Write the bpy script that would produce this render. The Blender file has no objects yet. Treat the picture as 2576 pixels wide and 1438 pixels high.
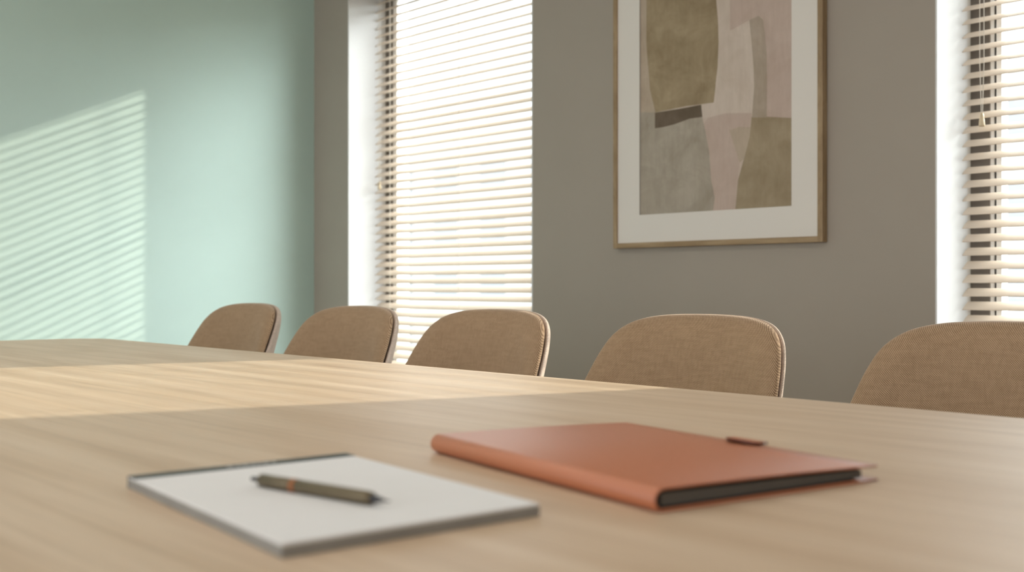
import bpy, bmesh, math, random
from mathutils import Vector, Matrix
random.seed(7)
C = bpy.context.scene.collection
PI = math.pi
R = math.radians

# ------------------------------------------------------------------ helpers
def link(o, parent=None):
    C.objects.link(o)
    if parent is not None:
        o.parent = parent
    return o

def obj(name, bm, mats, parent=None, smooth=False, loc=None, rotz=0.0):
    me = bpy.data.meshes.new(name)
    bmesh.ops.recalc_face_normals(bm, faces=bm.faces)
    bm.to_mesh(me); bm.free()
    if not isinstance(mats, (list, tuple)):
        mats = [mats]
    for m in mats:
        me.materials.append(m)
    if smooth:
        for p in me.polygons:
            p.use_smooth = True
    o = bpy.data.objects.new(name, me)
    if loc is not None:
        o.location = loc
    o.rotation_euler = (0, 0, rotz)
    return link(o, parent)

def empty(name, loc=(0, 0, 0), rotz=0.0, parent=None):
    o = bpy.data.objects.new(name, None)
    o.empty_display_size = 0.1
    o.location = loc
    o.rotation_euler = (0, 0, rotz)
    return link(o, parent)

def tag(o, label=None, cat=None, group=None, kind=None):
    if label: o['label'] = label
    if cat: o['category'] = cat
    if group: o['group'] = group
    if kind: o['kind'] = kind
    return o

def box(bm, x0, x1, y0, y1, z0, z1, mi=0, bev=0.0, seg=2):
    r = bmesh.ops.create_cube(bm, size=1.0)
    vs = r['verts']
    for v in vs:
        v.co = Vector(((x0+x1)/2 + v.co.x*(x1-x0), (y0+y1)/2 + v.co.y*(y1-y0), (z0+z1)/2 + v.co.z*(z1-z0)))
    fs = {f for v in vs for f in v.link_faces}
    for f in fs:
        f.material_index = mi
    if bev > 0:
        es = list({e for v in vs for e in v.link_edges})
        rr = bmesh.ops.bevel(bm, geom=es, offset=bev, segments=seg, affect='EDGES', profile=0.5)
        for f in rr['faces']:
            f.material_index = mi

def boxobj(name, dims, mat, parent=None, bev=0.0, seg=2, smooth=False):
    bm = bmesh.new(); box(bm, *dims, bev=bev, seg=seg)
    return obj(name, bm, mat, parent, smooth)

def lathe_x(bm, prof, n=32, mi=0):
    """revolve (x, radius) profile about the X axis"""
    rings = []
    for x, r in prof:
        if r < 1e-6:
            rings.append([bm.verts.new((x, 0, 0))])
        else:
            rings.append([bm.verts.new((x, r*math.cos(2*PI*i/n), r*math.sin(2*PI*i/n))) for i in range(n)])
    for a, b in zip(rings[:-1], rings[1:]):
        for i in range(n):
            j = (i+1) % n
            if len(a) == 1 and len(b) == 1: continue
            if len(a) == 1: f = bm.faces.new((a[0], b[i], b[j]))
            elif len(b) == 1: f = bm.faces.new((a[i], a[j], b[0]))
            else: f = bm.faces.new((a[i], a[j], b[j], b[i]))
            f.material_index = mi

def tube(bm, pts, rad, n=10):
    pts = [Vector(p) for p in pts]
    rings = []
    for i, p in enumerate(pts):
        d = (pts[min(i+1, len(pts)-1)] - pts[max(i-1, 0)]).normalized()
        up = Vector((0, 0, 1)) if abs(d.z) < 0.9 else Vector((1, 0, 0))
        a = d.cross(up).normalized(); b = d.cross(a).normalized()
        r = rad[i] if isinstance(rad, (list, tuple)) else rad
        rings.append([bm.verts.new(p + a*r*math.cos(2*PI*k/n) + b*r*math.sin(2*PI*k/n)) for k in range(n)])
    for a, b in zip(rings[:-1], rings[1:]):
        for k in range(n):
            bm.faces.new((a[k], a[(k+1) % n], b[(k+1) % n], b[k]))
    bm.faces.new(rings[0]); bm.faces.new(rings[-1])

def catmull(P, n=6, closed=True):
    out = []
    N = len(P)
    rng = range(N) if closed else range(N-1)
    for i in rng:
        if closed:
            p0, p1, p2, p3 = P[(i-1) % N], P[i], P[(i+1) % N], P[(i+2) % N]
        else:
            p0, p1, p2, p3 = P[max(i-1, 0)], P[i], P[i+1], P[min(i+2, N-1)]
        for k in range(n):
            t = k/n
            out.append(tuple(0.5*((2*b) + (-a+c)*t + (2*a-5*b+4*c-d)*t*t + (-a+3*b-3*c+d)*t**3)
                             for a, b, c, d in zip(p0, p1, p2, p3)))
    if not closed:
        out.append(tuple(P[-1]))
    return out

# ------------------------------------------------------------------ materials
class M:
    def __init__(s, name):
        s.m = bpy.data.materials.new(name); s.m.use_nodes = True
        s.nt = s.m.node_tree; s.b = s.nt.nodes['Principled BSDF']
    def n(s, t, **k):
        nd = s.nt.nodes.new(t)
        for a, v in k.items():
            if a in nd.inputs: nd.inputs[a].default_value = v
            else: setattr(nd, a, v)
        return nd
    def l(s, a, b): s.nt.links.new(a, b)
    def coord(s, scale=(1, 1, 1), rot=(0, 0, 0), out='Object'):
        tc = s.n('ShaderNodeTexCoord'); mp = s.n('ShaderNodeMapping')
        mp.inputs['Scale'].default_value = scale; mp.inputs['Rotation'].default_value = rot
        s.l(tc.outputs[out], mp.inputs['Vector']); return mp.outputs['Vector']
    def noise(s, vec, scale, detail=4, rough=0.55, dist=0.0):
        nd = s.n('ShaderNodeTexNoise'); nd.inputs['Scale'].default_value = scale
        nd.inputs['Detail'].default_value = detail; nd.inputs['Roughness'].default_value = rough
        nd.inputs['Distortion'].default_value = dist
        s.l(vec, nd.inputs['Vector']); return nd.outputs['Fac']
    def ramp(s, fac, stops):
        r = s.n('ShaderNodeValToRGB'); cr = r.color_ramp
        while len(cr.elements) < len(stops): cr.elements.new(0.5)
        for e, (p, c) in zip(cr.elements, stops):
            e.position = p; e.color = (*c, 1) if len(c) == 3 else c
        s.l(fac, r.inputs['Fac']); return r.outputs['Color']
    def mix(s, fac, a, b, mode='MIX'):
        x = s.n('ShaderNodeMix', data_type='RGBA', blend_type=mode)
        for v, i in ((fac, 0), (a, 6), (b, 7)):
            if isinstance(v, (int, float)): x.inputs[i].default_value = v
            elif isinstance(v, tuple): x.inputs[i].default_value = (*v, 1) if len(v) == 3 else v
            else: s.l(v, x.inputs[i])
        return x.outputs[2]
    def math(s, op, a, b=0.0):
        x = s.n('ShaderNodeMath', operation=op)
        for v, i in ((a, 0), (b, 1)):
            if isinstance(v, (int, float)): x.inputs[i].default_value = v
            else: s.l(v, x.inputs[i])
        return x.outputs[0]
    def bump(s, h, strength=0.3, dist=0.001):
        b = s.n('ShaderNodeBump'); b.inputs['Strength'].default_value = strength
        b.inputs['Distance'].default_value = dist
        s.l(h, b.inputs['Height']); s.l(b.outputs['Normal'], s.b.inputs['Normal'])

def srgb(r, g, b):
    f = lambda c: (c/255/12.92) if c/255 <= 0.04045 else ((c/255+0.055)/1.055)**2.4
    return (f(r), f(g), f(b))

def paint(name, col, rough=0.7, var=0.05, bump=0.15, spec=0.3, scale=60):
    m = M(name); v = m.coord()
    f = m.noise(v, 1.3, 3)
    dark = tuple(c*(1-var) for c in col); lite = tuple(min(1, c*(1+var)) for c in col)
    m.l(m.ramp(f, [(0.3, dark), (0.7, lite)]), m.b.inputs['Base Color'])
    m.b.inputs['Roughness'].default_value = rough
    m.b.inputs['Specular IOR Level'].default_value = spec
    if bump: m.bump(m.noise(v, scale, 4), bump, 0.002)
    return m.m

def plain(name, col, rough=0.5, metal=0.0, spec=0.5, var=0.06, nscale=30):
    m = M(name); v = m.coord()
    f = m.noise(v, nscale, 3)
    m.l(m.ramp(f, [(0.3, tuple(c*(1-var) for c in col)), (0.7, tuple(min(1, c*(1+var)) for c in col))]), m.b.inputs['Base Color'])
    m.b.inputs['Roughness'].default_value = rough
    m.b.inputs['Metallic'].default_value = metal
    m.b.inputs['Specular IOR Level'].default_value = spec
    return m.m

def wood(name, base, dark, light, rough=0.45, stretch=(0.9, 14, 14), bumpy=0.12, spec=0.45):
    m = M(name)
    v = m.coord(scale=stretch)
    f1 = m.noise(v, 1.6, 8, 0.6, 0.35)          # broad streaks
    v2 = m.coord(scale=(stretch[0]*1.6, stretch[1]*7, stretch[2]*7))
    f2 = m.noise(v2, 1.7, 6, 0.65, 0.15)         # fine pores
    v3 = m.coord(scale=(0.55, 2.6, 2.6))
    f3 = m.noise(v3, 1.1, 2, 0.5, 0.6)
    w = m.math('MULTIPLY', f3, 34.0)             # cathedral rings
    w = m.math('SINE', w)
    w = m.math('MULTIPLY_ADD', w, 0.5) ; w.node.inputs[2].default_value = 0.5
    col = m.ramp(f1, [(0.30, dark), (0.5, base), (0.72, light)])
    fine = m.ramp(f2, [(0.36, (0.74, 0.70, 0.64)), (0.5, (1, 1, 1))])
    col = m.mix(0.55, col, fine, 'MULTIPLY')
    ring = m.ramp(w, [(0.0, (0.86, 0.82, 0.76)), (0.35, (1, 1, 1))])
    col = m.mix(0.45, col, ring, 'MULTIPLY')
    m.l(col, m.b.inputs['Base Color'])
    rr = m.math('MULTIPLY_ADD', f2, 0.12); rr.node.inputs[2].default_value = rough-0.06
    m.l(rr, m.b.inputs['Roughness'])
    m.b.inputs['Specular IOR Level'].default_value = spec
    m.bump(f2, bumpy, 0.0006)
    return m.m

def fabric(name, base, dark, period=0.0029, bstr=0.7):
    m = M(name)
    v = m.coord(rot=(0, R(45), 0))
    s = 0.314/period
    def wave(d):
        w = m.n('ShaderNodeTexWave', wave_type='BANDS', bands_direction=d)
        w.inputs['Scale'].default_value = s; w.inputs['Distortion'].default_value = 0.6
        w.inputs['Detail'].default_value = 1.0; w.inputs['Detail Scale'].default_value = 0.6
        m.l(v, w.inputs['Vector']); return w.outputs['Fac']
    h = m.math('MULTIPLY', wave('X'), wave('Z'))
    n0 = m.coord()
    slub = m.noise(m.coord(scale=(22, 22, 160)), 1.0, 4, 0.6)
    slub2 = m.noise(m.coord(scale=(160, 160, 22)), 1.0, 4, 0.6)
    sl = m.math('ADD', slub, slub2)
    col = m.ramp(h, [(0.0, dark), (0.55, base)])
    v1 = m.ramp(sl, [(0.36, (0.80, 0.78, 0.74)), (0.60, (1.08, 1.07, 1.05))]) if False else m.ramp(m.math('MULTIPLY', sl, 0.5), [(0.38, (0.80, 0.78, 0.75)), (0.60, (1, 1, 1))])
    col = m.mix(0.8, col, v1, 'MULTIPLY')
    big = m.ramp(m.noise(n0, 9, 3), [(0.3, (0.95, 0.945, 0.94)), (0.7, (1, 1, 1))])
    col = m.mix(0.7, col, big, 'MULTIPLY')
    m.l(col, m.b.inputs['Base Color'])
    m.b.inputs['Roughness'].default_value = 0.9
    m.b.inputs['Specular IOR Level'].default_value = 0.15
    m.b.inputs['Sheen Weight'].default_value = 0.35
    m.b.inputs['Sheen Roughness'].default_value = 0.4
    m.b.inputs['Sheen Tint'].default_value = (1.0, 0.86, 0.76, 1)
    m.bump(h, bstr, 0.0006)
    return m.m

MINT   = paint('mint_paint', (0.515, 0.655, 0.605), 0.65, 0.02, 0.0, 0.3)
TAUPE  = paint('taupe_paint', (0.385, 0.340, 0.290), 0.75, 0.03, 0.10, 0.25)
WHITE  = paint('white_plaster', (0.74, 0.74, 0.74), 0.7, 0.02, 0.08, 0.3)
CEIL   = paint('ceiling_paint', (0.80, 0.79, 0.76), 0.85, 0.02, 0.05, 0.2)
OFFW   = paint('warm_white_paint', (0.66, 0.62, 0.56), 0.8, 0.02, 0.05, 0.2)
CARPET = paint('grey_carpet', (0.30, 0.27, 0.23), 0.95, 0.15, 0.6, 0.1, 400)
OAK    = wood('light_oak', (0.640, 0.485, 0.340), (0.575, 0.422, 0.285), (0.690, 0.540, 0.395))
FRAMEW = wood('oak_frame_wood', (0.36, 0.25, 0.14), (0.27, 0.18, 0.095), (0.45, 0.33, 0.20), 0.5, (3, 30, 30))
FAB    = fabric('tan_fabric', (0.640, 0.450, 0.290), (0.270, 0.170, 0.100))
FABB   = fabric('pale_tan_fabric', (0.76, 0.63, 0.54), (0.58, 0.46, 0.38))
FRAMEV = wood('oak_frame_wood_upright', (0.36, 0.25, 0.14), (0.27, 0.18, 0.095), (0.45, 0.33, 0.20), 0.5, (30, 30, 3))
LEGM   = plain('oak_leg', (0.42, 0.29, 0.17), 0.5)
DARKF  = plain('bronze_frame_metal', (0.150, 0.130, 0.112), 0.5, 0.0, 0.4)
WHITEF = plain('white_sash', (0.84, 0.84, 0.84), 0.4)
GASK   = plain('black_gasket', (0.02, 0.02, 0.022), 0.6)
CORD   = plain('cream_cord', (0.70, 0.64, 0.56), 0.8)
TASS   = plain('brass_wood_tassel', (0.62, 0.50, 0.33), 0.35)
LEATH  = paint('rust_leather', (0.52, 0.18, 0.085), 0.38, 0.04, 0.25, 0.75, 900)
TABSHD = plain('shaded_tab_edge', (0.12, 0.022, 0.010), 0.5)  # shade of the gap under the closure tab, put into its edge colour
LINING = plain('dark_lining', (0.018, 0.015, 0.014), 0.8)
PAGES  = plain('grey_page_edges', (0.13, 0.12, 0.105), 0.8)
STEEL  = plain('steel', (0.55, 0.56, 0.58), 0.25, 1.0)
PADP   = plain('white_paper', (0.80, 0.79, 0.785), 0.75, 0, 0.3, 0.01)
PADE   = plain('grey_card', (0.30, 0.285, 0.26), 0.8)
BIND   = plain('dark_green_binding', (0.045, 0.055, 0.055), 0.55)
PENM   = plain('bronze_pen', (0.150, 0.115, 0.066), 0.38, 0.45)
PEND   = plain('dark_metal', (0.06, 0.06, 0.065), 0.35, 0.8)
PENO   = plain('copper_ring', (0.36, 0.13, 0.045), 0.4, 0.4)
CONC   = plain('pale_facade', (0.76, 0.76, 0.75), 0.9, 0, 0.2, 0.03, 0.4)
FWIN   = plain('facade_window', (0.40, 0.41, 0.44), 0.6, 0, 0.5)
GROUND = plain('pale_paving', (0.55, 0.54, 0.52), 0.9, 0, 0.2, 0.08, 0.3)

# slat: painted beige wood, slightly translucent
ms = M('beige_slat')
ms.l(ms.ramp(ms.noise(ms.coord(scale=(2, 60, 60)), 1.5, 4), [(0.3, (0.64, 0.545, 0.445)), (0.7, (0.69, 0.595, 0.495))]), ms.b.inputs['Base Color'])
ms.b.inputs['Roughness'].default_value = 0.45
SLAT = ms.m

# window glass: clear pane with a Fresnel reflection
mg = M('window_glass')
mg.nt.nodes.remove(mg.b)
tr = mg.n('ShaderNodeBsdfTransparent'); tr.inputs['Color'].default_value = (0.96, 0.98, 0.97, 1)
gl = mg.n('ShaderNodeBsdfGlossy'); gl.inputs['Roughness'].default_value = 0.02
fr = mg.n('ShaderNodeFresnel'); fr.inputs['IOR'].default_value = 1.45
geo = mg.n('ShaderNodeNewGeometry')
io = mg.math('MULTIPLY_ADD', geo.outputs['Backfacing'], 1/1.45-1.45); io.node.inputs[2].default_value = 1.45
mg.l(io, fr.inputs['IOR'])
mx = mg.n('ShaderNodeMixShader')
mg.l(fr.outputs[0], mx.inputs[0]); mg.l(tr.outputs[0], mx.inputs[1]); mg.l(gl.outputs[0], mx.inputs[2])
mg.l(mx.outputs[0], mg.nt.nodes['Material Output'].inputs['Surface'])
GLASS = mg.m

def artmat(name, a, b):
    m = M(name)
    v = m.coord(); f = m.noise(v, 7, 6, 0.65, 0.5)
    g = m.noise(m.coord(scale=(60, 60, 8)), 1.2, 4, 0.6)
    col = m.ramp(f, [(0.34, a), (0.66, b)])
    col = m.mix(0.35, col, m.ramp(g, [(0.35, (0.8, 0.78, 0.75)), (0.65, (1, 1, 1))]), 'MULTIPLY')
    m.l(col, m.b.inputs['Base Color']); m.b.inputs['Roughness'].default_value = 0.85
    m.b.inputs['Specular IOR Level'].default_value = 0.2
    return m.m

# ------------------------------------------------------------------ room shell
XL, XR, YF, YB, H = -5.285, 3.2, -3.6, 3.45, 2.85
T = 0.42                                   # outer wall thickness
WIN = [(-4.943, -3.510, 0.22, 2.62), (-1.619, -0.330, 0.22, 2.62)]
LIN = 0.006
bm = bmesh.new()
xs = [XL-0.2, WIN[0][0]-LIN, WIN[0][1]+LIN, WIN[1][0]-LIN, WIN[1][1]+LIN, XR+0.2]
for i in (0, 2, 4):
    box(bm, xs[i], xs[i+1], YB, YB+T, -0.1, H)
for (a, b, z0, z1) in WIN:
    box(bm, a-LIN, b+LIN, YB, YB+T, -0.1, z0-LIN)
    box(bm, a-LIN, b+LIN, YB, YB+T, z1+LIN, H)
tag(obj('wall_back', bm, TAUPE), kind='structure')
tag(boxobj('wall_left', (XL-0.2, XL, YF-0.2, YB, -0.1, H), MINT), kind='structure')
tag(boxobj('wall_right', (XR, XR+0.2, YF-0.2, YB, -0.1, H), OFFW), kind='structure')
bm = bmesh.new()                           # wall behind the camera; its wide opening is added to let fill light in
FW = (-4.6, 2.6, 0.3, 2.65)
box(bm, XL, FW[0], YF-0.2, YF, -0.1, H); box(bm, FW[1], XR, YF-0.2, YF, -0.1, H)
box(bm, FW[0], FW[1], YF-0.2, YF, -0.1, FW[2]); box(bm, FW[0], FW[1], YF-0.2, YF, FW[3], H)
tag(obj('wall_front', bm, OFFW), kind='structure')
tag(boxobj('floor', (XL-0.2, XR+0.2, YF-0.2, YB+T, -0.2, -0.0), CARPET), kind='structure')
tag(boxobj('ceiling', (XL-0.2, XR+0.2, YF-0.2, YB+T, H, H+0.2), CEIL), kind='structure')

# ------------------------------------------------------------------ windows
def window(n, a, b, z0, z1):
    w = tag(empty('window_%d' % n, ((a+b)/2, YB, z0)), kind='structure')
    w0 = Vector(w.location)
    def part(name, bm, mat, parent=w):
        off = w0 if parent is w else w0
        bmesh.ops.translate(bm, vec=-off, verts=bm.verts)
        return obj(name, bm, mat, parent)
    bm = bmesh.new()                       # plaster lining of the reveal
    box(bm, a-LIN, a, YB-0.0005, YB+T, z0-LIN, z1+LIN); box(bm, b, b+LIN, YB-0.0005, YB+T, z0-LIN, z1+LIN)
    box(bm, a, b, YB-0.0005, YB+T, z1, z1+LIN)
    part('reveal', bm, WHITE)
    bm = bmesh.new(); box(bm, a, b, YB-0.03, YB+0.25, z0-LIN, z0+0.02, bev=0.004)
    part('window_sill', bm, WHITE)
    yf = YB+0.25; fw = 0.066
    bm = bmesh.new()
    for dz in ((a, a+fw), (b-fw, b)):
        box(bm, dz[0], dz[1], yf, yf+0.06, z0+0.02, z1, bev=0.002)
    box(bm, a+fw, b-fw, yf, yf+0.06, z1-fw, z1); box(bm, a+fw, b-fw, yf, yf+0.06, z0+0.02, z0+0.02+fw)
    part('window_frame', bm, DARKF)
    def ring(bm, i0, i1, y0, y1):
        A0, B0, A1, B1 = a+fw+i0, b-fw-i0, a+fw+i1, b-fw-i1
        Z0, Z1, z0i, z1i = z0+0.02+fw+i0, z1-fw-i0, z0+0.02+fw+i1, z1-fw-i1
        box(bm, A0, A1, y0, y1, Z0, Z1); box(bm, B1, B0, y0, y1, Z0, Z1)
        box(bm, A1, B1, y0, y1, z1i, Z1); box(bm, A1, B1, y0, y1, Z0, z0i)
    bm = bmesh.new(); ring(bm, 0.0, 0.012, yf+0.005, yf+0.055); ring(bm, 0.020, 0.038, yf+0.005, yf+0.055)
    part('sash', bm, WHITEF)
    bm = bmesh.new(); ring(bm, 0.012, 0.020, yf+0.012, yf+0.05)
    part('gasket', bm, GASK)
    bm = bmesh.new(); i = 0.030
    box(bm, a+fw+i, b-fw-i, yf+0.028, yf+0.034, z0+0.02+fw+i, z1-fw-i)
    part('pane', bm, GLASS)
    return w
for k, wv in enumerate(WIN):
    window(k+1, *wv)

# ------------------------------------------------------------------ venetian blinds
PITCH, SW, YS = 0.0457, 0.052, YB+0.196
def blind(a, b, z0, z1, label, cordx, tassel_z, ladders, TILT):
    w = tag(empty('venetian_blind', ((a+b)/2, YS, z0+0.03)), label, 'blind', 'wooden venetian blinds in the two windows')
    L = Vector(w.location)
    def part(name, bm, mat, smooth=False):
        bmesh.ops.translate(bm, vec=-L, verts=bm.verts)
        return obj(name, bm, mat, w, smooth)
    xa, xb = a+0.006, b-0.006
    bm = bmesh.new()
    zs = []
    z = 0.925 + 0.0457*0.42
    while z > z0+0.09: z -= PITCH
    z += PITCH
    ct, st = math.cos(TILT), math.sin(TILT)
    while z < z1-0.075:
        zs.append(z)
        # slat profile: slightly crowned thin board, room-side edge low
        prof = []
        N = 6
        for i in range(N+1):
            u = -0.5+i/N; cr = 0.0016*(1-(2*u)**2)
            prof.append((u*SW, cr+0.0013))
        for i in range(N, -1, -1):
            u = -0.5+i/N; cr = 0.0016*(1-(2*u)**2)
            prof.append((u*SW, cr-0.0013))
        dt = random.uniform(-0.02, 0.02) + (0.07 if a < -3 and 1.72 < z < 1.90 else 0.0)
        c2, s2 = math.cos(TILT+dt), math.sin(TILT+dt)
        P = [(YS + p*c2 - q*s2, z + p*s2 + q*c2) for p, q in prof]
        A = [bm.verts.new((xa, y, zz)) for y, zz in P]; B = [bm.verts.new((xb, y, zz)) for y, zz in P]
        n = len(P)
        for i in range(n):
            j = (i+1) % n
            bm.faces.new((A[i], A[j], B[j], B[i]))
        bm.faces.new(A); bm.faces.new(B)
        z += PITCH
    part('slat_panel', bm, SLAT)
    bm = bmesh.new(); box(bm, xa, xb, YS-0.028, YS+0.028, z1-0.055, z1-0.002, bev=0.003)
    part('headrail', bm, SLAT)
    bm = bmesh.new(); box(bm, xa, xb, YS-0.026, YS+0.026, z0+0.026, z0+0.046, bev=0.004)
    part('bottom_rail', bm, SLAT)
    dy, dz = SW/2*ct, SW/2*st
    for lx in ladders:
        bm = bmesh.new()
        for (yy) in (YS-dy-0.0015, YS+dy+0.0015):
            tube(bm, [(lx, yy, z0+0.04), (lx, yy, z1-0.05)], 0.0009, 6)
        for zz in zs:                       # rungs under every slat
            tube(bm, [(lx, YS-dy-0.001, zz-dz-0.0022), (lx, YS+dy+0.001, zz+dz-0.0022)], 0.0007, 5)
        tube(bm, [(lx+0.006, YS-dy-0.003, z0+0.04), (lx+0.006, YS-dy-0.003, z1-0.05)], 0.0010, 6)
        part('ladder_cord', bm, CORD)
    yc = YS-dy-0.012
    for s in (-1, 1):
        bm = bmesh.new()
        x = cordx+s*0.007
        tube(bm, [(x, YS-0.02, z1-0.05), (x, yc, z1-0.12), (x, yc, tassel_z+0.2), (cordx+s*0.002, yc, tassel_z+0.03)], 0.0013, 8)
        part('lift_cord', bm, CORD)
    bm = bmesh.new()
    prof = [(0.034, 0.0), (0.034, 0.004), (0.028, 0.0058), (0.010, 0.0085), (-0.006, 0.0100), (-0.011, 0.0088), (-0.011, 0.0)]
    lathe_x(bm, prof, 20)
    bmesh.ops.rotate(bm, cent=(0, 0, 0), matrix=Matrix.Rotation(-PI/2, 3, 'Y'), verts=bm.verts)
    bmesh.ops.translate(bm, vec=(cordx, yc, tassel_z), verts=bm.verts)
    part('tassel', bm, TASS, True)
    return w
blind(*WIN[0], 'beige wooden slatted blind in the left window, beside the mint wall', -4.88, 1.462, (-4.80, -4.22, -3.66), R(33.5))
blind(*WIN[1], 'beige wooden slatted blind in the window at the right edge of the picture', -1.542, 1.46, (-1.32, -0.55), R(30))

# ------------------------------------------------------------------ outside
b = tag(empty('building', (-25, 34, -9.0)), 'pale office building across the street, seen faintly through the blinds', 'building')
boxobj('facade', (-32, 60, 0, 10, 0, 16.5), CONC, b)
boxobj('parapet', (-32.2, 60.2, -0.25, 0.3, 16.5, 17.1), CONC, b)
win0 = None
for r_ in range(6):
    for c_ in range(18):
        x = -30 + c_*3.4; z = 1.5 + r_*2.6
        if win0 is None:
            win0 = boxobj('window', (0, 1.7, -0.06, 0.1, 0, 1.25), FWIN, b); w_ = win0
        else:
            w_ = win0.copy(); C.objects.link(w_); w_.parent = b
        w_.location = (x, 0, z)
tag(boxobj('ground', (-120, 90, 4.2, 90, -9.2, -9.0), GROUND), kind='structure')

# ------------------------------------------------------------------ conference table
TZ = 0.74
tb = tag(empty('conference_table', (-1.35, 0.785, 0)), 'long light oak conference table with a rounded far end', 'table')
def table_outline(inset):
    x0, x1, y0, y1 = -3.79, 1.1, 0.02, 1.55
    cy = (y0+y1)/2; pts = []
    def endx(y, s):                         # gently bowed ends
        t = (y-cy)/((y1-y0)/2)
        return 0.085*t*t*s
    r = 0.13; n = 12
    # left end, from bottom to top
    L = []
    for i in range(21):
        y = y0+r + (y1-y0-2*r)*i/20
        L.append((x0+endx(y, 1), y))
    ex = endx(y1-r, 1)
    cxl = x0+ex+r
    TL = [(cxl - r*math.cos(PI/2*i/n), y1-r + r*math.sin(PI/2*i/n)) for i in range(1, n+1)]
    Rr = [(x1-(p[0]-x0), p[1]) for p in reversed(TL)] + [(x1-(p[0]-x0), p[1]) for p in reversed(L)]
    BL = [(p[0], y0+y1-p[1]) for p in TL]
    BR = [(x1-(p[0]-x0), p[1]) for p in BL]
    pts = L + TL + Rr + BR + list(reversed(BL))
    if inset:
        c = ((x0+x1)/2, cy)
        out = []
        for i, p in enumerate(pts):
            a = Vector(pts[i-1]); q = Vector(pts[(i+1) % len(pts)])
            d = (q-a).normalized(); nrm = Vector((-d.y, d.x))
            cc = Vector(c)-Vector(p)
            if nrm.dot(Vector((cc.x*0.2, cc.y))) < 0: nrm = -nrm
            out.append(tuple(Vector(p)+nrm*inset))
        pts = out
    return pts
bm = bmesh.new()
layers = [(0.030, -0.034), (0.010, -0.020), (0.001, -0.010), (0.0, -0.006), (0.0006, -0.003), (0.003, -0.0005), (0.006, 0.0)]
rings = []
for ins, dz in layers:
    rings.append([bm.verts.new((p[0]+1.35, p[1]-0.785, TZ+dz)) for p in table_outline(ins)])
for A, B in zip(rings[:-1], rings[1:]):
    n = len(A)
    for i in range(n):
        j = (i+1) % n
        bm.faces.new((A[i], A[j], B[j], B[i]))
bm.faces.new(rings[0]); bm.faces.new(rings[-1])
obj('tabletop', bm, OAK, tb)
for lx in (-1.75, 1.75):
    bm = bmesh.new(); box(bm, lx-0.04, lx+0.04, -0.36, 0.36, 0.02, TZ-0.036, bev=0.012)
    box(bm, lx-0.22, lx+0.22, -0.42, 0.42, 0.0, 0.03, bev=0.008)
    obj('leg', bm, OAK, tb)
boxobj('stretcher', (-1.71, 1.71, -0.03, 0.03, 0.50, 0.66), OAK, tb, bev=0.006)

# ------------------------------------------------------------------ chairs
OUT = [(0, .857), (.10, .8545), (.165, .846), (.208, .830), (.238, .803), (.256, .765), (.268, .72), (.276, .67),
       (.273, .61), (.250, .545), (.200, .490), (.12, .462), (0, .455)]
OUT = [(x*0.972, z) for x, z in OUT]
outl = OUT + [(-x, z) for x, z in reversed(OUT[1:-1])]
outl = catmull(outl, 6)
def base_y(s, z):
    lean = 0.150 + (z-0.455)*0.235
    wr = 0.052 + 0.20*max(0, 0.857-z)
    if z < 0.6: wr *= max(0.5, (z-0.30)/0.30)
    a = abs(s)/0.27
    return lean - wr*(a**2.3)
def pad(bm, scale, front, back, pf, pb, y_off=0.0, ridge=0.0):
    """closed cushion over the backrest outline; front/back are depths, pf/pb edge roundness"""
    cz = 0.665
    Rr = [0, .25, .45, .62, .74, .82, .87, .91, .94, .965, .983, .994, 1.0]
    n = len(outl)
    def row(sign, r):
        out = []
        for (x, z) in outl:
            s = x*scale*r; zz = cz+(z-cz)*(1-(1-scale)*1.0)*r
            p = pf if sign < 0 else pb
            d = (max(0.0, 1-r**p))**(1/2.2)
            depth = (front if sign < 0 else back)*d
            if sign < 0 and ridge:
                depth += ridge*math.exp(-((r-0.84)/0.030)**2)*min(1.0, abs(x)/0.22)
            out.append(bm.verts.new((s, base_y(s, zz)+y_off+sign*depth, zz)))
        return out
    F = [row(-1, r) for r in Rr[1:]]
    Bk = [row(1, r) for r in Rr[1:-1]]
    cF = bm.verts.new((0, base_y(0, cz)+y_off-front, cz)); cB = bm.verts.new((0, base_y(0, cz)+y_off+back, cz))
    def stitch(A, B2):
        for i in range(n):
            j = (i+1) % n
            bm.faces.new((A[i], A[j], B2[j], B2[i]))
    for A, B2 in zip(F[:-1], F[1:]): stitch(A, B2)
    Bk2 = Bk+[F[-1]]
    for A, B2 in zip(Bk2[:-1], Bk2[1:]): stitch(A, B2)
    for i in range(n):
        j = (i+1) % n
        bm.faces.new((cF, F[0][i], F[0][j])); bm.faces.new((cB, Bk[0][j], Bk[0][i]))
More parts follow.
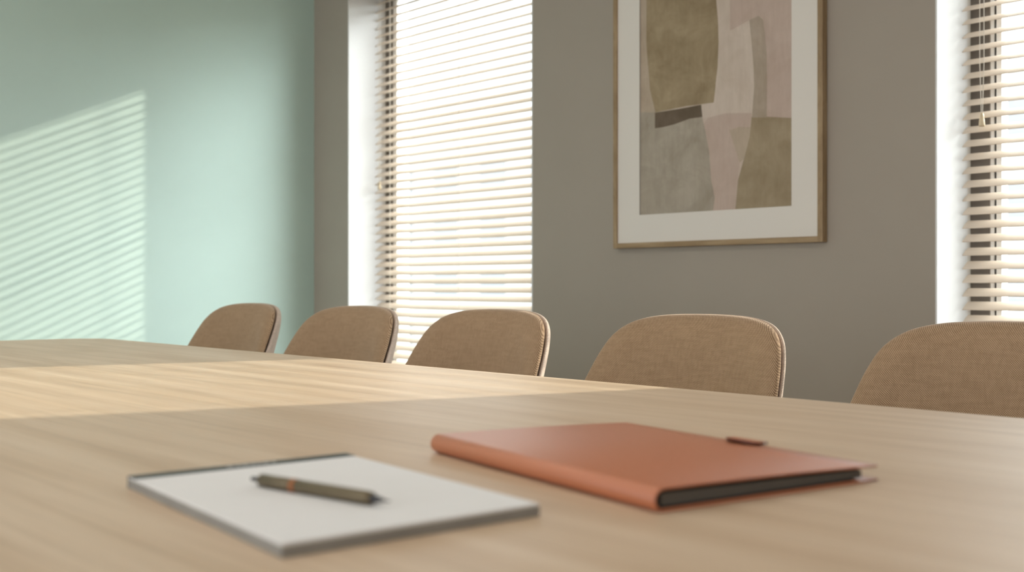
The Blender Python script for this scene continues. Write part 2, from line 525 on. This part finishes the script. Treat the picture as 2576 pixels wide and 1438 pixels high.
def make_chair():
    t = empty('conference_chair', (0, 0, 0))
    bm = bmesh.new(); pad(bm, 1.0, 0.040, 0.005, 6, 12, -0.004, 0.0030)
    obj('backrest', bm, FAB, t, True)
    bm = bmesh.new(); pad(bm, 1.0, 0.003, 0.040, 12, 4.5, 0.007)
    obj('back_shell', bm, FABB, t, True)
    # seat cushion: rounded superellipse slab
    bm = bmesh.new()
    n = 48; prof = [(0.0, 0.405), (0.80, 0.405), (0.95, 0.412), (1.0, 0.432), (0.985, 0.458), (0.93, 0.472), (0.7, 0.478), (0.0, 0.470)]
    rings = []
    for r, z in prof:
        if r == 0: rings.append([bm.verts.new((0, -0.02, z))]); continue
        rg = []
        for i in range(n):
            a = 2*PI*i/n; c, s = math.cos(a), math.sin(a)
            x = 0.245*r*math.copysign(abs(c)**0.62, c); y = -0.02+0.225*r*math.copysign(abs(s)**0.62, s)
            rg.append(bm.verts.new((x, y, z - 0.012*(max(0, -y-0.12)/0.12)**2)))
        rings.append(rg)
    for A, B in zip(rings[:-1], rings[1:]):
        for i in range(n):
            j = (i+1) % n
            if len(A) == 1: bm.faces.new((A[0], B[i], B[j]))
            elif len(B) == 1: bm.faces.new((A[i], A[j], B[0]))
            else: bm.faces.new((A[i], A[j], B[j], B[i]))
    obj('seat', bm, FAB, t, True)
    bm = bmesh.new()
    for s in (-1, 1):
        tube(bm, catmull([(s*0.13, -0.12, 0.398), (s*0.13, 0.12, 0.398), (s*0.125, 0.205, 0.42), (s*0.12, 0.232, 0.50), (s*0.11, 0.245, 0.56)], 5, False), 0.010, 8)
    tube(bm, [(-0.16, -0.12, 0.396), (0.16, -0.12, 0.396)], 0.011, 8)
    tube(bm, [(-0.16, 0.12, 0.396), (0.16, 0.12, 0.396)], 0.011, 8)
    obj('underframe', bm, LEGM, t, True)
    for sx in (-1, 1):
        for sy in (-1, 1):
            bm = bmesh.new()
            tube(bm, [(sx*0.155, sy*0.12-0.01, 0.405), (sx*0.19, sy*0.17-0.01, 0.20), (sx*0.225, sy*0.215-0.01, 0.0)], [0.018, 0.015, 0.010], 14)
            obj('leg', bm, LEGM, t, True)
    return t
chair = make_chair()
CH = [(-3.520, 0.0, 'tan upholstered chair farthest along the table, against the mint wall'),
      (-2.847, 0.3, 'tan upholstered chair next to the farthest one, second from the mint wall'),
      (-2.202, -0.4, 'tan upholstered chair third from the mint wall, middle of the row'),
      (-1.503, 0.0, 'tan upholstered chair below the framed picture'),
      (-0.805, 0.5, 'coarse woven brown chair nearest the camera, cut by the right picture edge')]
for i, (x, rz, lab) in enumerate(CH):
    if i == 0: t = chair
    else:
        t = chair.copy(); C.objects.link(t)
        for ch in chair.children:
            c = ch.copy(); C.objects.link(c); c.parent = t
    t.location = (x, 1.80, 0); t.rotation_euler = (0, 0, R(rz))
    tag(t, lab, 'chair', 'chairs along the far side of the table')

# ------------------------------------------------------------------ framed picture
PX0, PX1, PZ0, PZ1, PY = -2.993, -2.018, 1.0745, 2.37, 3.42
fp = tag(empty('framed_picture', ((PX0+PX1)/2, YB, PZ0)), 'framed abstract print in beige, taupe and pale rose, hung on the taupe wall', 'picture')
PL = Vector(fp.location)
def ppart(name, bm, mat, smooth=False):
    bmesh.ops.translate(bm, vec=-PL, verts=bm.verts)
    return obj(name, bm, mat, fp, smooth)
fwid = 0.021
bm = bmesh.new()
box(bm, PX0, PX0+fwid, PY-0.003, YB-0.001, PZ0, PZ1, mi=1, bev=0.0015); box(bm, PX1-fwid, PX1, PY-0.003, YB-0.001, PZ0, PZ1, mi=1, bev=0.0015)
box(bm, PX0+fwid-0.001, PX1-fwid+0.001, PY-0.003, YB-0.001, PZ0, PZ0+fwid, bev=0.0015); box(bm, PX0+fwid-0.001, PX1-fwid+0.001, PY-0.003, YB-0.001, PZ1-fwid, PZ1, bev=0.0015)
ppart('frame', bm, [FRAMEW, FRAMEV])
AX0, AX1, AZ0, AZ1 = -2.856, -2.147, 1.208, 2.235
MATB = paint('mat_board', (0.76, 0.715, 0.665), 0.8, 0.01, 0.05, 0.2, 300)
bm = bmesh.new()
box(bm, PX0+fwid-0.002, AX0, PY+0.004, PY+0.007, PZ0+fwid-0.002, PZ1-fwid+0.002); box(bm, AX1, PX1-fwid+0.002, PY+0.004, PY+0.007, PZ0+fwid-0.002, PZ1-fwid+0.002)
box(bm, AX0, AX1, PY+0.004, PY+0.007, PZ0+fwid-0.002, AZ0); box(bm, AX0, AX1, PY+0.004, PY+0.007, AZ1, PZ1-fwid+0.002)
ppart('mat', bm, MATB)
A_MATS = [artmat('art_ground', (0.534, 0.428, 0.360), (0.636, 0.532, 0.463)),
          artmat('art_olive', (0.268, 0.200, 0.119), (0.419, 0.332, 0.218)),
          artmat('art_grey', (0.347, 0.297, 0.238), (0.462, 0.408, 0.340)),
          artmat('art_rose', (0.499, 0.387, 0.327), (0.578, 0.463, 0.402)),
          artmat('art_khaki', (0.310, 0.241, 0.156), (0.412, 0.332, 0.231)),
          artmat('art_taupe_band', (0.383, 0.312, 0.238), (0.470, 0.387, 0.320)),
          artmat('art_dark', (0.123, 0.092, 0.062), (0.180, 0.138, 0.102)),
          artmat('art_pale', (0.578, 0.484, 0.408), (0.665, 0.566, 0.496)),
          artmat('art_sand', (0.434, 0.345, 0.265), (0.520, 0.428, 0.340))]
K = (PX0, PX1)
def q(px, py):
    """collage coordinates: hundredths of the print's width / height from its lower left corner -> metres"""
    return (AX0 + (AX1-AX0)*px/100, AZ0 + (AZ1-AZ0)*py/100)
bm = bmesh.new()
def patch(mi, lv, pts):
    vs = [bm.verts.new((q(*p)[0], PY+0.0095-0.0002*lv, q(*p)[1])) for p in pts]
    f = bm.faces.new(vs); f.material_index = mi
ART_PATCHES = [
    (0, 0, [(0, 0), (100, 0), (100, 100), (0, 100)]),
    (8, 1, [(0, 100), (5, 100), (4.5, 67), (7.2, 49), (11.1, 39.9), (0, 40.9)]),
    (7, 1, [(50, 100), (74, 100), (74, 76), (77.2, 69.2), (74.1, 68.4), (75.2, 62.6), (76.8, 51.3), (77.2, 44.1), (75.6, 33.2), (59.1, 35.8), (47.3, 35), (42, 35.6), (42, 40.3), (51.4, 40.4), (53.9, 53.6), (54.6, 62.9), (54.4, 72), (52.6, 80)]),
    (3, 1, [(82.7, 100), (100, 100), (100, 30.9), (84.5, 32.2), (84.5, 55), (82.9, 67.5)]),
    (3, 1.5, [(62, 100), (82.8, 100), (82.8, 68), (80, 69.3), (74.1, 68.4), (62, 66)]),
    (1, 2, [(4.5, 92), (20, 88), (40, 90), (51.0, 92), (52.8, 80), (54.2, 70.3), (54.6, 62.9), (53.9, 53.6), (51.4, 40.4), (32.7, 40.6), (11.1, 39.9), (7.2, 49.1), (4.5, 67.1)]),
    (8, 2, [(4.5, 100), (50, 100), (51, 92), (40, 90), (20, 88), (4.5, 92)]),
    (2, 3, [(0, 40.9), (11.1, 39.9), (28, 40), (43.2, 40.2), (43.7, 35.7), (46.1, 29.4), (48.5, 21.8), (49.7, 11.6), (52, 4.8), (50.9, 0), (0, 0)]),
    (3, 3, [(44.9, 32.9), (47.3, 35), (59.1, 35.8), (75.6, 34.6), (75.6, 29.3), (68.2, 17.3), (66.5, 6.9), (65.4, 0), (50.9, 0), (52, 4.8), (49.7, 11.6), (48.5, 21.8)]),
    (8, 4, [(61.4, 29.3), (68, 30.2), (75.6, 29.4), (77, 31), (73.9, 19.6), (68.2, 17)]),
    (4, 5, [(75.6, 33.2), (84, 32.6), (100, 30.9), (100, 0), (65.4, 0), (67.1, 10.8), (71.6, 19.8), (74.4, 26.1)]),
    (5, 6, [(74.1, 68.4), (80, 69.3), (82.7, 67.5), (83.8, 61.6), (84.9, 55), (84.9, 32.2), (75.9, 32.9), (76.2, 36.4), (77.2, 44.1), (76.8, 51.3), (75.2, 62.6)]),
    (6, 7, [(10.8, 39.8), (28, 39.9), (43, 40.3), (43.9, 35.6), (35.2, 35.6), (25.2, 34.3), (16.3, 33.7), (10.8, 33.7)]),
]
box(bm, AX0, AX1, PY+0.0096, PY+0.012, AZ0-0.003, AZ1+0.003)
for mi, lv, pts in ART_PATCHES:
    patch(mi, lv*0.6, pts)
ppart('artwork', bm, A_MATS)

# ------------------------------------------------------------------ portfolio
FT = 0.0002
pf = tag(empty('portfolio', (-0.7150, 0.8540, TZ+FT), R(-10.6)), 'rust orange leather portfolio lying closed on the table', 'portfolio')
LX, LY = 0.1880, 0.1365
def ucurve():
    """outer path of the cover in (y, z): open bottom edge, spine, open top edge"""
    hs, ho = 0.0205, 0.0150
    P = [(LY, 0.0)] + [(LY-0.03*i, 0.0) for i in range(1, 8)]
    r = hs/2
    for i in range(0, 17):
        a = -PI/2 - PI*i/16
        P.append((-LY+0.010 + 0.011*math.cos(a)*1.0, r + r*math.sin(a)))
    for i in range(1, 12):
        t = i/11
        P.append((-LY+0.010 + (2*LY-0.010)*t, hs+(ho-hs)*t + 0.0010*math.sin(PI*t)))
    return P
P = ucurve()
def inner(P, d):
    out = []
    for i, p in enumerate(P):
        a = Vector(P[max(i-1, 0)]); b_ = Vector(P[min(i+1, len(P)-1)])
        t = (b_-a).normalized(); n = Vector((t.y, -t.x))
        out.append((p[0]-n.x*-d, p[1]-n.y*-d))
    return out
Pi = inner(P, 0.0022)
bm = bmesh.new()
loops = []
for x, ins in ((-LX, 0.0006), (-LX+0.0006, 0), (LX-0.0006, 0), (LX, 0.0006)):
    O = inner(P, ins); I = inner(P, 0.0022-ins)
    loops.append([bm.verts.new((x, y, z)) for y, z in O] + [bm.verts.new((x, y, z)) for y, z in reversed(I)])
for A, B in zip(loops[:-1], loops[1:]):
    n = len(A)
    for i in range(n):
        j = (i+1) % n
        bm.faces.new((A[i], A[j], B[j], B[i]))
nO = len(P)
for Lp in (loops[0], loops[-1]):
    for i in range(nO-1):
        bm.faces.new((Lp[i], Lp[i+1], Lp[2*nO-2-i], Lp[2*nO-1-i]))
cover = obj('cover', bm, LEATH, pf, True)
# lining strip just inside the covers
Pl = inner(P, 0.0024); Pl2 = inner(P, 0.0036)
bm = bmesh.new()
loops = []
for x in (-LX+0.004, LX-0.004):
    loops.append([bm.verts.new((x, y, z)) for y, z in Pl[1:-1]] + [bm.verts.new((x, y, z)) for y, z in reversed(Pl2[1:-1])])
A, B = loops; n = len(A)
for i in range(n):
    j = (i+1) % n; bm.faces.new((A[i], A[j], B[j], B[i]))
for Lp in loops:
    k = n//2
    for i in range(k-1): bm.faces.new((Lp[i], Lp[i+1], Lp[n-2-i], Lp[n-1-i]))
obj('lining', bm, LINING, pf)
bm = bmesh.new()
vs = []
for x in (-LX+0.005, LX-0.006):
    for y, z in ((-LY+0.011, 0.0037), (LY-0.016, 0.0037), (LY-0.016, 0.0108), (-LY+0.011, 0.0145)):
        vs.append(bm.verts.new((x, y, z)))
bm.faces.new(vs[0:4]); bm.faces.new(vs[4:8])
for i in range(4):
    j = (i+1) % 4; bm.faces.new((vs[i], vs[j], vs[4+j], vs[4+i]))
obj('page_block', bm, PAGES, pf)
# pen loop / closure tab on the far long edge
bm = bmesh.new()
cx = 0.020
def strip(bm, path, x0, x1, th):
    path2 = inner(path, th)
    lp = []
    for x in (x0, x1):
        lp.append([bm.verts.new((x, y, z)) for y, z in path]+[bm.verts.new((x, y, z)) for y, z in reversed(path2)])
    A, B = lp; n = len(A)
    for i in range(n):
        j = (i+1) % n; bm.faces.new((A[i], A[j], B[j], B[i]))
    for Lp in lp:
        k = n//2
        for i in range(k-1): bm.faces.new((Lp[i], Lp[i+1], Lp[n-2-i], Lp[n-1-i]))
prof = []
for k in range(25):                          # half-oval leather tab, its bowed end pointing at the spine
    a = PI*k/24
    prof.append((cx - 0.025*math.cos(a), LY-0.002-0.017*math.sin(a)**0.8))
prof += [(cx+0.025, LY+0.003), (cx-0.025, LY+0.003)]
def ztop(y): return 0.0150 + (LY-y)*0.022
lo = [bm.verts.new((x, y, ztop(y)+0.0012+0.0016*math.sin(PI*max(0, min(1, (x-cx+0.025)/0.05))))) for x, y in prof]
hi = [bm.verts.new((v.co.x, v.co.y, v.co.z+0.0026)) for v in lo]
for i in range(len(lo)):
    j = (i+1) % len(lo)
    f = bm.faces.new((lo[i], lo[j], hi[j], hi[i])); f.material_index = 1
f = bm.faces.new(lo); f.material_index = 1
bm.faces.new(hi)
obj('closure_tab', bm, [LEATH, TABSHD], pf)
bm = bmesh.new()
lathe_x(bm, [(-0.004, 0), (-0.004, 0.0014), (0.004, 0.0014), (0.004, 0)], 16)
bmesh.ops.translate(bm, vec=(cx+0.022, LY-0.001, 0.0176), verts=bm.verts)
obj('snap', bm, STEEL, pf, True)

# ------------------------------------------------------------------ notepad
npd = tag(empty('notepad', (-0.7850, 0.5190, TZ+FT), R(-6.2)), 'white blank notepad with a dark green binding strip on its far left end', 'notepad')
NX, NY = 0.1600, 0.1115
boxobj('backing_board', (-NX, NX, -NY, NY, 0.0, 0.0080), PADE, npd, bev=0.0003)
boxobj('page_block', (-NX+0.0012, NX, -NY+0.0004, NY-0.0004, 0.0080, 0.0102), [PADP], npd, bev=0.0003)
bm = bmesh.new()
box(bm, -NX-0.0008, -NX+0.0012, -NY-0.0002, NY+0.0002, 0.0, 0.0108); box(bm, -NX+0.0010, -NX+0.019, -NY-0.0002, NY+0.0002, 0.0102, 0.0108)
obj('binding', bm, BIND, npd)
bm = bmesh.new()
for i, (y, w) in enumerate([(-0.020, 0.006), (-0.011, 0.004), (-0.005, 0.007), (0.004, 0.005), (0.011, 0.003), (0.016, 0.007), (0.026, 0.004)]):
    box(bm, -NX+0.005, -NX+0.0085, y, y+w, 0.0107, 0.0110)
tag(obj('printed_mark', bm, PADP, npd), 'faint pale print on the binding')

# ------------------------------------------------------------------ pen
a_ = Vector((-0.846, 0.485)); b_ = Vector((-0.676, 0.513)); mid = (a_+b_)/2
rr = 0.0056
pn = tag(empty('pen', (mid.x, mid.y, TZ+FT+0.0103+rr), math.atan2(b_.y-a_.y, b_.x-a_.x)), 'slim bronze ballpoint pen with a copper ring, lying on the notepad', 'pen')
def turned(name, prof, mat, n=28):
    bm = bmesh.new(); lathe_x(bm, prof, n); return obj(name, bm, mat, pn, True)
turned('barrel', [(-0.0700, 0), (-0.0700, 0.0040), (-0.0685, 0.0056), (-0.027, 0.0056), (-0.0265, 0.0053), (-0.0235, 0.0053), (-0.023, 0.0056), (0.058, 0.0056), (0.064, 0.0050), (0.0645, 0)], PENM)
turned('ring', [(-0.0290, 0.0055), (-0.0290, 0.0058), (-0.0232, 0.0058), (-0.0232, 0.0055)], PENO)
turned('clicker', [(-0.0820, 0), (-0.0820, 0.0014), (-0.0812, 0.0019), (-0.0700, 0.0019), (-0.0700, 0)], PEND)
turned('nib', [(0.0643, 0.0036), (0.070, 0.0026), (0.0765, 0.0013), (0.0775, 0.0007), (0.0830, 0.0005), (0.0836, 0)], PEND)

# ------------------------------------------------------------------ light
me_ = M('fill_panel_diffuser'); me_.b.inputs['Base Color'].default_value = (0.9, 0.9, 0.9, 1)
me_.b.inputs['Emission Color'].default_value = (1.0, 0.95, 0.88, 1); me_.b.inputs['Emission Strength'].default_value = 7.5
for i, (x, lab) in enumerate(((-3.9, 'added fill light panel over the far end of the table, out of view'), (-2.1, 'added fill light panel over the middle of the table, out of view'), (-0.3, 'added fill light panel over the near end of the table, out of view'))):
    cl = tag(empty('added_fill_panel', (x, 0.5, H)), lab, 'fill light', 'added fill panels above the table')  # unseen glowing panel, added to brighten the table top from above
    bm = bmesh.new()
    for d in ((-0.32, 0.32, -0.32, -0.30), (-0.32, 0.32, 0.30, 0.32), (-0.32, -0.30, -0.30, 0.30), (0.30, 0.32, -0.30, 0.30)):
        box(bm, *d, -0.03, -0.001)
    obj('frame', bm, WHITEF, cl)
    boxobj('diffuser', (-0.30, 0.30, -0.30, 0.30, -0.022, -0.004), me_.m, cl)
sc = bpy.context.scene
SKY_BASE, SKY_LOBE = 2.7, 21.0
w = bpy.data.worlds.new('daylight'); sc.world = w; w.use_nodes = True
nt = w.node_tree; bg = nt.nodes['Background']
SUN = Vector((1.0, 2.85, 1.30)).normalized()
tc = nt.nodes.new('ShaderNodeTexCoord')
dp = nt.nodes.new('ShaderNodeVectorMath'); dp.operation = 'DOT_PRODUCT'
gd = Vector((1.0, 1.1, 0.75)).normalized()          # bright hazy part of the sky, around and to the right of the sun
dp.inputs[1].default_value = gd
nt.links.new(tc.outputs['Generated'], dp.inputs[0])
def wm(op, a, b=0.0, c=0.0):
    x = nt.nodes.new('ShaderNodeMath'); x.operation = op
    for i, v in enumerate((a, b, c)):
        if isinstance(v, (int, float)): x.inputs[i].default_value = v
        else: nt.links.new(v, x.inputs[i])
    return x.outputs[0]
lobe = wm('POWER', wm('MAXIMUM', dp.outputs['Value'], 0.0), 4.0)
nt.links.new(wm('MULTIPLY_ADD', lobe, SKY_LOBE, SKY_BASE), bg.inputs['Strength'])
bg.inputs['Color'].default_value = (0.94, 0.975, 1.0, 1)
sd_ = bpy.data.lights.new('sun', 'SUN'); sd_.energy = 5.2; sd_.angle = R(0.65); sd_.color = (1.0, 0.90, 0.75)
so = bpy.data.objects.new('sun', sd_); C.objects.link(so)
so.location = (4, 12, 8)
so.rotation_euler = Vector((1.0, 2.85, 1.30)).to_track_quat('Z', 'Y').to_euler()
def portal(name, loc, sx, sy, direction):
    L = bpy.data.lights.new(name, 'AREA'); L.shape = 'RECTANGLE'; L.size = sx; L.size_y = sy
    L.cycles.is_portal = True
    o = bpy.data.objects.new(name, L); C.objects.link(o); o.location = loc
    o.rotation_euler = Vector(direction).to_track_quat('-Z', 'Z').to_euler()
for a, b, z0, z1 in WIN:
    portal('window_portal', ((a+b)/2, YB+T, (z0+z1)/2), b-a, z1-z0, (0, -1, 0))
portal('front_opening_portal', ((FW[0]+FW[1])/2, YF-0.2, (FW[2]+FW[3])/2), FW[1]-FW[0], FW[3]-FW[2], (0, 1, 0))  # guides sky sampling through the added opening behind the camera

# ------------------------------------------------------------------ camera
cd = bpy.data.cameras.new('camera'); cam = bpy.data.objects.new('camera', cd); C.objects.link(cam)
cam.location = (0, 0, 0.925); cam.rotation_euler = (PI/2, 0, math.atan2(0.72576, 0.68794))
cd.sensor_width = 36; cd.lens = 2730/2576*36; cd.shift_y = -4/2576
cd.clip_start = 0.02; cd.clip_end = 500
cd.dof.use_dof = True; cd.dof.focus_distance = 2.35; cd.dof.aperture_fstop = 4.0
sc.camera = cam
sc.view_settings.view_transform = 'Standard'; sc.view_settings.look = 'None'
sc.view_settings.gamma = 1.0; sc.view_settings.use_curve_mapping = False
sc.view_settings.exposure = 0.0
sc.cycles.use_denoising = True
sc.cycles.max_bounces = 14; sc.cycles.diffuse_bounces = 8; sc.cycles.transparent_max_bounces = 16
